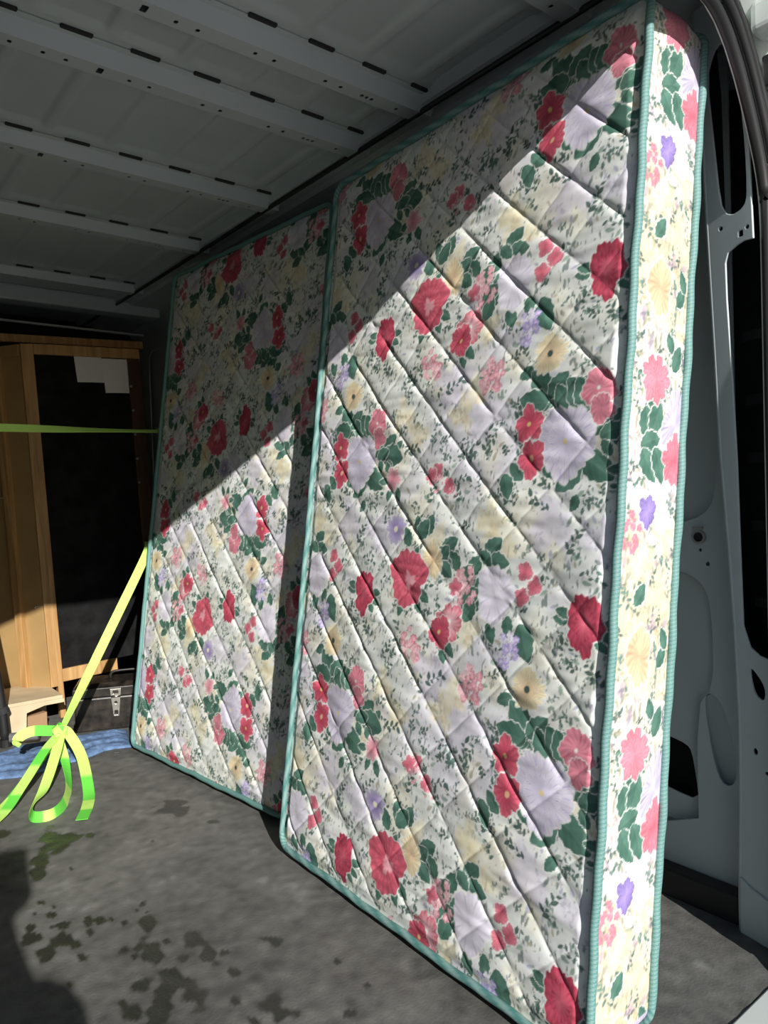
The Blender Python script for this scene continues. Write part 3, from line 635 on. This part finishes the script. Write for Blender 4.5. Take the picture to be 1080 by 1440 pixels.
# angled plywood side running back to the left
ang = math.atan2(-0.55, -0.84)
Ms = Matrix.Translation((-0.03, 0.012, 0)) @ Matrix.Rotation(math.radians(126), 4, 'Z')     # local +x along the side
def sbox(name, a0, a1, t0, t1, z0, z1, m): return MB().box(a0, a1, t0, t1, z0, z1, Ms).build(name, m, pt, bevel=0.002)
sbox('side_panel', 0.0, 0.62, -0.012, 0.0, 0.14, 1.66, M['ply']); sbox('side_rail', 0.0, 0.62, 0.0, 0.014, 1.622, 1.672, M['ply'])
for a in (0.10, 0.30): sbox('stud', a, a+0.036, 0.0, 0.026, 0.15, 1.63, M['pine'])
MB().tube([Ms @ Vector((0.018, 0.004, .52)), Ms @ Vector((0.03, 0.014, .517)), Ms @ Vector((0.036, 0.010, .508))], 0.0025, 6).build('nail', M['steel'], pt)
sbox('shelf_edge', 0.14, 0.30, 0.0, 0.02, 1.005, 1.012, M['palewood'])
# papers pinned to the black panel
def sheet(label, x0, x1, z0, z1, tilt):
    m = MB(); n = 8; v = []; Mp = pt.matrix_basis
    for j in range(2):
        for i in range(n+1):
            for k in range(n+1):
                x = x0+(x1-x0)*i/n; z = z0+(z1-z0)*k/n
                v.append((x+tilt*(z-z1), 0.0145-0.0006*j-0.003*(1-k/n)*math.sin(i/n*3.1), z))
    N = (n+1)**2; q = lambda j, i, k: j*N+i*(n+1)+k; f = []
    for i in range(n):
        for k in range(n): f += [(q(0, i, k), q(0, i, k+1), q(0, i+1, k+1), q(0, i+1, k)), (q(1, i, k), q(1, i+1, k), q(1, i+1, k+1), q(1, i, k+1))]
    R = Matrix.Translation((0.93, 3.5, 0)) @ Matrix.Rotation(math.radians(-2.6), 4, 'Y')
    o = obj('paper_sheet', [R @ Vector(p) for p in v], f, M['paper'], None, True); tag(o, label, 'paper'); return o
sheet('short white paper sheet pinned high on black panel, beside longer sheet', 0.125+.072, 0.25+.070, 1.515, 1.635, -0.06)
sheet('long white paper sheet pinned on black panel beside bolts', 0.32, 0.443, 1.468, 1.628, -0.05)

# ================================================================== BENCH, CARDBOARD, ROLL, BAR
bn = empty('plywood_bench', (0.60, 3.30, 0)); tag(bn, 'low pale plywood bench on the floor under the partition', 'bench')
MB().box(0.0, 0.295, 0.03, 0.34, 0.135, 0.150).build('top', M['palewood'], bn, bevel=0.002)
MB().poly([(0.04, 0.0), (0.145, 0.0), (0.150, 0.10), (0.22, 0.118), (0.30, 0.118), (0.30, 0.135), (0.04, 0.135)], [], lambda a, b, t: (a, 0.03+t, b), 0.015).build('front_board', M['palewood'], bn, bevel=0.0015)
MB().box(0.0, 0.30, 0.325, 0.34, 0.0, 0.135).build('back_board', M['palewood'], bn, bevel=0.0015)
cb = empty('cardboard_box', (0.80, 3.38, 0), (0, 0, .25)); tag(cb, 'small brown cardboard box tucked under the plywood bench', 'box')
MB().box(-0.045, 0.045, 0, 0.10, 0.0, 0.072).build('carton', M['card'], cb, bevel=0.001); MB().box(-0.045, 0.045, 0.0, 0.048, 0.0725, 0.0745).build('flap', M['card'], cb); MB().box(-0.045, 0.045, 0.051, 0.10, 0.0725, 0.0745).build('flap', M['card'], cb)
rl = empty('felt_roll', (0.705, 3.20, 0.043)); tag(rl, 'dark grey felt roll lying on the blue blanket', 'roll')
m = MB(); n = 40; sp_ = []
for k in range(n): a = k/n*5*math.pi; r = 0.008+0.0135*k/n; sp_.append((r*math.cos(a), r*math.sin(a)))
for k in range(n-1, -1, -1): a = k/n*5*math.pi; r = 0.008+0.0135*k/n-0.003; sp_.append((r*math.cos(a), r*math.sin(a)))
Mr = Matrix.Rotation(math.radians(-25), 4, 'Z')
v = [Mr @ Vector((x, a, b)) for x in (-0.05, 0.055) for a, b in sp_]; q = len(sp_)
f = [(i, (i+1) % q, (i+1) % q+q, i+q) for i in range(q)]
for e in (0, q): f += [(e+i, e+i+1, e+2*n-2-i, e+2*n-1-i) for i in range(n-1)]
m.add(v, f).build('felt', M['greyroll'], rl)
MB().tube([Mr @ Vector((x, 0, 0)) for x in (-.051, .056)], 0.004, 8).build('core', M['near_black'], rl)
br = empty('black_bar', (0.655, 3.27, 0)); tag(br, 'black upright bar leaning beside the plywood bench', 'bar')
MB().tube(bez([(0, 0, 0.012), (-0.02, 0, .25), (-0.075, 0, .62), (-.13, 0, 1.0)], 5), 0.019, 12).build('rod', M['rubber'], br, True)
MB().tube([(0, 0, 0.0), (0, 0, 0.03)], 0.024, 14).build('foot_cap', M['rubber'], br); MB().tube([(-.006, 0, .135), (-.013, 0, .16)], 0.025, 14).build('collar', M['near_black'], br)

# ================================================================== TOOLBOX
tb = empty('toolbox', (0.912, 3.235, 0.0), (0, 0, math.radians(-24))); tb.scale = (1.15, 1.0, 1.2); tag(tb, 'black metal toolbox with a bright latch on the floor', 'toolbox')
L_, D_, H_ = 0.37, 0.19, 0.165
MB().box(0, L_, 0, D_, 0.0, 0.118).build('body', M['toolbox'], tb, bevel=0.006)
# lid with a low hipped top
m = MB(); z0, z1, z2 = 0.120, 0.152, 0.166
v = [(-.004, -.004, z0), (L_+.004, -.004, z0), (L_+.004, D_+.004, z0), (-.004, D_+.004, z0), (-.004, -.004, z1), (L_+.004, -.004, z1), (L_+.004, D_+.004, z1), (-.004, D_+.004, z1), (.012, .02, z2), (L_-.012, .02, z2), (L_-.012, D_-.02, z2), (.012, D_-.02, z2)]
m.add(v, [(0, 3, 2, 1)]+[(i, (i+1) % 4, (i+1) % 4+4, i+4) for i in range(4)]+[(4+i, 4+(i+1) % 4, (i+1) % 4+8, i+8) for i in range(4)]+[(8, 9, 10, 11)])
ld = m.build('lid', M['toolbox'], tb, bevel=0.003)
MB().tube(bez([(.12, D_/2, z2), (.125, D_/2, z2+.02), (.15, D_/2, z2+.026), (.22, D_/2, z2+.026), (.245, D_/2, z2+.02), (.25, D_/2, z2)], 4), 0.005, 8).build('handle', M['toolbox'], ld, True)
for xl in (0.145, 0.275):
    la = MB().poly([(xl-.017, .122), (xl+.017, .122), (xl+.019, .146), (xl-.019, .146)], [rrect(xl-.010, xl+.010, .128, .141, .003, 2)], lambda a, b, t: (a, -.011+t, b), 0.006).build('latch', M['chrome'], tb, bevel=0.001)
    MB().poly([(xl-.010, .048), (xl+.010, .048), (xl+.017, .118), (xl-.017, .118)], [rrect(xl-.006, xl+.006, .054, .070, .002, 2), circ(xl, .098, .005)], lambda a, b, t: (a, -.010+t, b), 0.006).build('hasp', M['chrome'], la, bevel=0.001)
    MB().tube([(xl-.016, -.010, .120), (xl+.016, -.010, .120)], 0.004, 8).build('hinge_pin', M['chrome'], la, True)
for x in (0, L_):
    MB().box(x-.004, x+.004, -.004, .03, 0.002, 0.03).build('corner_guard', M['chrome'] if x else M['toolbox'], tb, bevel=0.001)

# ================================================================== BLUE BLANKET
def blanket():
    nx, ny = 130, 50; rng = np.random.default_rng(8)
    s, t = np.meshgrid(np.linspace(0, 1, nx), np.linspace(0, 1, ny))
    fx = 0.28+s*0.745; near = 2.885+0.02*np.sin(s*9)+0.012*np.sin(s*23)-0.02*(1-s); far = 3.185-0.02*s+0.012*np.sin(s*11+1)
    X = fx+0.10*t*np.clip(s-.5, 0, 1)*2*0.6; Y = near+(far-near)*t
    far_cut = 3.19-0.45*np.clip(X-0.90, 0, 1); Y = np.minimum(Y, near+(far_cut-near)*t)
    edge = np.minimum(np.minimum(t, 1-t)*8, np.minimum(s, 1-s)*16); th = 0.016*np.clip(edge, 0, 1)**.5
    wr = 0.004*np.sin(t*21+2.2*np.sin(s*6)+s*3)+0.003*np.sin(t*37+s*9+1)+0.003*np.sin(s*31+t*4)
    fold = 0.018*np.exp(-((t-.45-.1*np.sin(s*5))/.07)**2)*np.clip(1-abs(s-.42)/.2, 0, 1)
    Z = 0.004+th+np.clip(wr, -.004, .01)*np.clip(edge, 0, 1)+fold
    v = np.stack([X, Y, Z], -1).reshape(-1, 3); vb = np.stack([X, Y, np.full(X.shape, .0015)], -1).reshape(-1, 3)
    i = (np.arange(ny-1)[:, None]*nx+np.arange(nx-1)[None]).ravel(); f = np.stack([i, i+1, i+nx+1, i+nx], 1)
    N = nx*ny; rim = list(range(nx))+[k*nx+nx-1 for k in range(1, ny)]+[(ny-1)*nx+k for k in range(nx-2, -1, -1)]+[k*nx for k in range(ny-2, 0, -1)]
    r = np.array(rim); r2 = np.roll(r, -1); sf = np.stack([r, r+N, r2+N, r2], 1)
    o = fixn(obj('moving_blanket', np.concatenate([v, vb]), np.concatenate([f, f[:, ::-1]+N, sf]), M['denim'], None, True))
    tag(o, 'crumpled blue moving blanket on the floor in front of the toolbox', 'blanket')
blanket()

# ================================================================== LIME STRAPS
LIME, LIMEG = np.array([.50, .80, .16]), np.array([.13, .62, .06])
def ribbon(name, pts, wdirs, width, parent, n=10, bands=(), thick=0.0016):
    """flat webbing along points; wdirs = width direction at each point; bands = (s0,s1) fractions printed greener"""
    P = bez(pts, n); Wd = bez([Vector(w).normalized() for w in wdirs], n); N = len(P); v = []; col = []
    for i in range(N):
        t = (P[min(i+1, N-1)]-P[max(i-1, 0)]).normalized(); w = (Wd[i]-t*Wd[i].dot(t)).normalized(); nn = t.cross(w)
        s = i/(N-1); g = any(a <= s <= b for a, b in bands)
        for a, b in ((-1, -1), (0, -1), (1, -1), (1, 1), (0, 1), (-1, 1)): v.append(P[i]+w*a*width/2+nn*b*thick/2); col.append(LIMEG if g else LIME)
    f = []
    for i in range(N-1):
        for j in range(6): a, b = i*6+j, i*6+(j+1) % 6; f.append((a, b, b+6, a+6))
    f += [(0, 1, 4, 5), (1, 2, 3, 4), tuple((N-1)*6+k for k in (5, 4, 1, 0)), tuple((N-1)*6+k for k in (4, 3, 2, 1))]
    o = obj(name, v, f, M['strap'], parent, False, np.array(col)); fixn(o); return o
st = empty('tie_down_strap', (0, 0, 0)); tag(st, 'lime green strap knotted above the floor with loose loops', 'strap')
K = Vector((0.726, 2.75, 0.165))
side = Vector((0.75, -0.45, -0.45))
ribbon('taut_webbing', [(1.15, 2.95, .80), (1.115, 2.905, .745), (0.93, 2.84, .46), K+Vector((.01, .005, .012))], [(.5, -.8, -.5), (.6, -.7, -.5), (.75, -.5, -.5), (.5, -.6, .5)], 0.034, st)
ribbon('tail_webbing', [K, (0.66, 2.70, .125), (0.56, 2.60, .055), (0.47, 2.50, .012), (0.30, 2.34, .004), (0.05, 2.14, .006), (-0.435, 1.80, .08)], [(.6, -.7, .2), (.7, -.7, .1), (.7, -.7, 0), (.7, -.7, 0), (.6, -.8, 0), (.6, -.8, 0), (.6, -.8, 0)], 0.036, st, bands=((.16, .24), (.38, .46), (.6, .7)))
ribbon('tail_webbing', [K+Vector((0, .01, -.01)), (0.665, 2.73, .105), (0.57, 2.64, .045), (0.475, 2.545, .012), (0.30, 2.39, .004), (0.05, 2.19, .006), (-0.435, 1.85, .08)], [(.6, -.7, .2), (.7, -.7, .1), (.7, -.7, 0), (.7, -.7, 0), (.6, -.8, 0), (.6, -.8, 0), (.6, -.8, 0)], 0.036, st, bands=((.3, .4),))
ribbon('loop', [K, (0.690, 2.68, .115), (0.625, 2.59, .035), (0.565, 2.50, .014), (0.552, 2.425, .014), (0.600, 2.405, .014), (0.655, 2.47, .014), (0.705, 2.60, .02), (0.728, 2.72, .07), (0.722, 2.755, .12), K], [(.8, -.5, 0), (.8, -.5, .1), (.7, -.4, .2), (.5, -.2, .9), (.2, 0, 1), (0, .2, 1), (-.2, .3, 1), (-.4, .2, .9), (-.6, .1, .4), (-.8, 0, .2), (-.8, 0, 0)], 0.036, st, n=8, bands=((.33, .45), (.52, .60), (.7, .8)))
ribbon('loose_end', [K+Vector((.01, 0, 0)), (0.75, 2.73, .15), (0.768, 2.66, .085), (0.745, 2.52, .014), (0.71, 2.42, .004), (0.665, 2.33, .003)], [(.7, -.4, .4), (.8, -.3, -.2), (.9, -.2, -.1), (.95, .2, 0), (.9, .4, 0), (.9, .4, 0)], 0.036, st, bands=((.52, .70), (.86, 1.0)))
ribbon('loose_end', [K, (0.70, 2.78, .165), (0.65, 2.82, .165), (0.61, 2.83, .150), (0.595, 2.82, .125)], [(.1, .3, 1), (.1, .3, 1), (.1, .3, 1), (.2, .3, .8), (.5, .4, .5)], 0.036, st, bands=((.1, .45),))
# knot: three wraps
for k in range(3):
    a0 = k*1.1; pts = []; wd = []
    ax = Vector((math.cos(a0), math.sin(a0)*.4, math.sin(a0*1.7))).normalized(); p1 = ax.orthogonal().normalized(); p2 = ax.cross(p1)
    for j in range(9): t = j/8*2*math.pi*.92; pts.append(K+(p1*math.cos(t)+p2*math.sin(t))*(.020+.003*k)); wd.append(ax)
    ribbon('knot_wrap', pts, wd, 0.028, st, n=4, bands=((.4, .7),))
us = empty('tie_down_strap', (0, 0, 0)); tag(us, 'taut green strap stretched high across the wooden partition', 'strap')
ribbon('taut_webbing', [(1.22, 2.96, 1.254), (1.17, 2.93, 1.25), (0.87, 2.78, 1.233), (0.533, 2.595, 1.214), (.1, 2.36, 1.19), (-0.436, 2.07, 1.158)], [(.2, .3, .25), (.3, .5, .2), (.3, .5, .3), (.1, .2, 1), (.1, .2, 1), (.1, .2, 1)], 0.026, us)
MB().box(-0.449, -0.438, 2.05, 2.09, 1.13, 1.19).build('wall_anchor', M['steel'], us, bevel=0.003)
sh = MB().box(-0.449, -0.438, 1.78, 1.87, 0.05, 0.11).build('wall_anchor', M['steel'], st, bevel=0.003)

# ================================================================== PERSON outside the rear doors (only the shadow falls into view)
def person():
    G = -0.58
    root = empty('person', (-0.328, -0.28, G)); tag(root, 'person in dark jacket and jeans outside the doors, casting the floor shadow', 'person'); root.scale = (.97,)*3
    V = []; E = []; R = []
    def add(p, r, par=None):
        V.append(p); R.append(r if isinstance(r, tuple) else (r, r))
        if par is not None: E.append((par, len(V)-1))
        return len(V)-1
    pel = add((0, 0, .98), (.155, .11)); wa = add((0, 0, 1.12), (.14, .10), pel); ch = add((0, 0, 1.30), (.165, .115), wa); nk0 = add((0, -.005, 1.44), (.085, .075), ch)
    nk = add((0, .0, 1.50), (.055, .055), nk0); h1 = add((0, .015, 1.57), (.066, .078), nk); h2 = add((0, .02, 1.65), (.075, .094), h1); h3 = add((0, .012, 1.72), (.055, .07), h2)
    def hand(w, d, s, thumb):
        """palm + fingers from wrist index w along d"""
        d = Vector(d).normalized(); t = Vector(thumb).normalized(); nrm = d.cross(t)
        p0 = Vector(V[w]); pm = add(tuple(p0+d*.05), (.022, .034), w); 
        for k, (off_, ln) in enumerate(((.028, .070), (.010, .078), (-.009, .073), (-.027, .058))):
            a = add(tuple(p0+d*.085+t*off_), .0095, pm); b = add(tuple(p0+d*(.085+ln*.5)+t*off_+nrm*s*.008), .0088, a); add(tuple(p0+d*(.085+ln*.9)+t*off_+nrm*s*.028), .0075, b)
        a = add(tuple(p0+d*.035+t*.034), .0105, pm); b = add(tuple(p0+d*.065+t*.052), .0095, a); add(tuple(p0+d*.088+t*.055+nrm*s*.01), .0085, b)
    for s in (-1, 1):
        shd = add((.17*s, 0, 1.415), (.065, .065), nk0)
        if s > 0:   # right arm bent, hand raised in front of the face with elbow out
            el = add((.235, .03, 1.20), .045, shd); wr_ = add((.10, .22, 1.48), .030, el); hand(wr_, (-.45, .25, .85), 1, (.6, .2, .3))
        else:
            el = add((-.225, -.03, 1.12), .045, shd); wr_ = add((-.235, .03, .88), .029, el); hand(wr_, (0, .1, -1), -1, (.1, 1, 0))
        hp = add((.095*s, 0, .88), (.092, .10), pel); kn = add((.105*s, .01, .49), (.06, .065), hp); an = add((.11*s, -.02, .09), (.042, .05), kn)
        he = add((.11*s, -.02, .045), (.042, .045), an); toe = add((.125*s, .16, .03), (.042, .03), he)
    me = bpy.data.meshes.new('body'); me.from_pydata(V, E, []); o = bpy.data.objects.new('body', me); COL.objects.link(o)
    sk_ = o.modifiers.new('skin', 'SKIN'); sk_.use_smooth_shade = True
    for i, r in enumerate(R): me.skin_vertices[0].data[i].radius = r; me.skin_vertices[0].data[i].use_root = (i == 0)
    o.modifiers.new('sub', 'SUBSURF').levels = 1
    dg = bpy.context.evaluated_depsgraph_get(); me2 = bpy.data.meshes.new_from_object(o.evaluated_get(dg)); o.modifiers.clear(); o.data = me2
    for k in ('skin', 'jacket', 'jeans', 'shoe'): me2.materials.append(M[k])
    for p in me2.polygons:
        c = p.center; p.use_smooth = True
        hand_ = (c.x < -.15 and c.z < .90) or (c.y > .16 and c.z > 1.40)
        p.material_index = 3 if c.z < .085 else 0 if (c.z > 1.475 or hand_) else 1 if (c.z > .93) else 2
        if c.z > .80 and c.x < -.19 and not hand_: p.material_index = 1
    o.parent = root
    # hair cap, ears, nose, eyes, mouth
    m = MB(); v = []; f = []; n, k_ = 16, 7
    for j in range(k_):
        a = j/(k_-1)*1.75
        for i in range(n):
            t = 2*math.pi*i/n; fr_ = 1-.35*max(0, math.sin(t))*(a > 1.1)
            v.append((.088*math.sin(a)*math.cos(t), .008+.105*math.sin(a)*math.sin(t)*fr_, 1.665+.098*math.cos(a)+(.05 if (a > 1.1 and math.sin(t) > .2) else 0)))
    for j in range(k_-1):
        for i in range(n): f.append((j*n+i, j*n+(i+1) % n, (j+1)*n+(i+1) % n, (j+1)*n+i))
    hr = m.add(v, f).build('hair', M['hair'], root, True)
    MB().tube([(0, .098, 1.655), (0, .118, 1.625), (0, .106, 1.615)], [.008, .013, .010], 8).build('nose', M['skin'], root, True)
    for s in (-1, 1):
        MB().tube([(.032*s, .088, 1.655), (.032*s, .104, 1.655)], .011, 10).build('eye', M['eye'], root, True)
        MB().tube([(.074*s, .01, 1.665), (.088*s, .0, 1.65), (.078*s, .01, 1.62)], .009, 8).build('ear', M['skin'], root, True)
    MB().tube([(-.022, .094, 1.585), (0, .102, 1.582), (.022, .094, 1.585)], .006, 6).build('mouth', mat('lips', (.4, .15, .13), .5), root, True)
person()
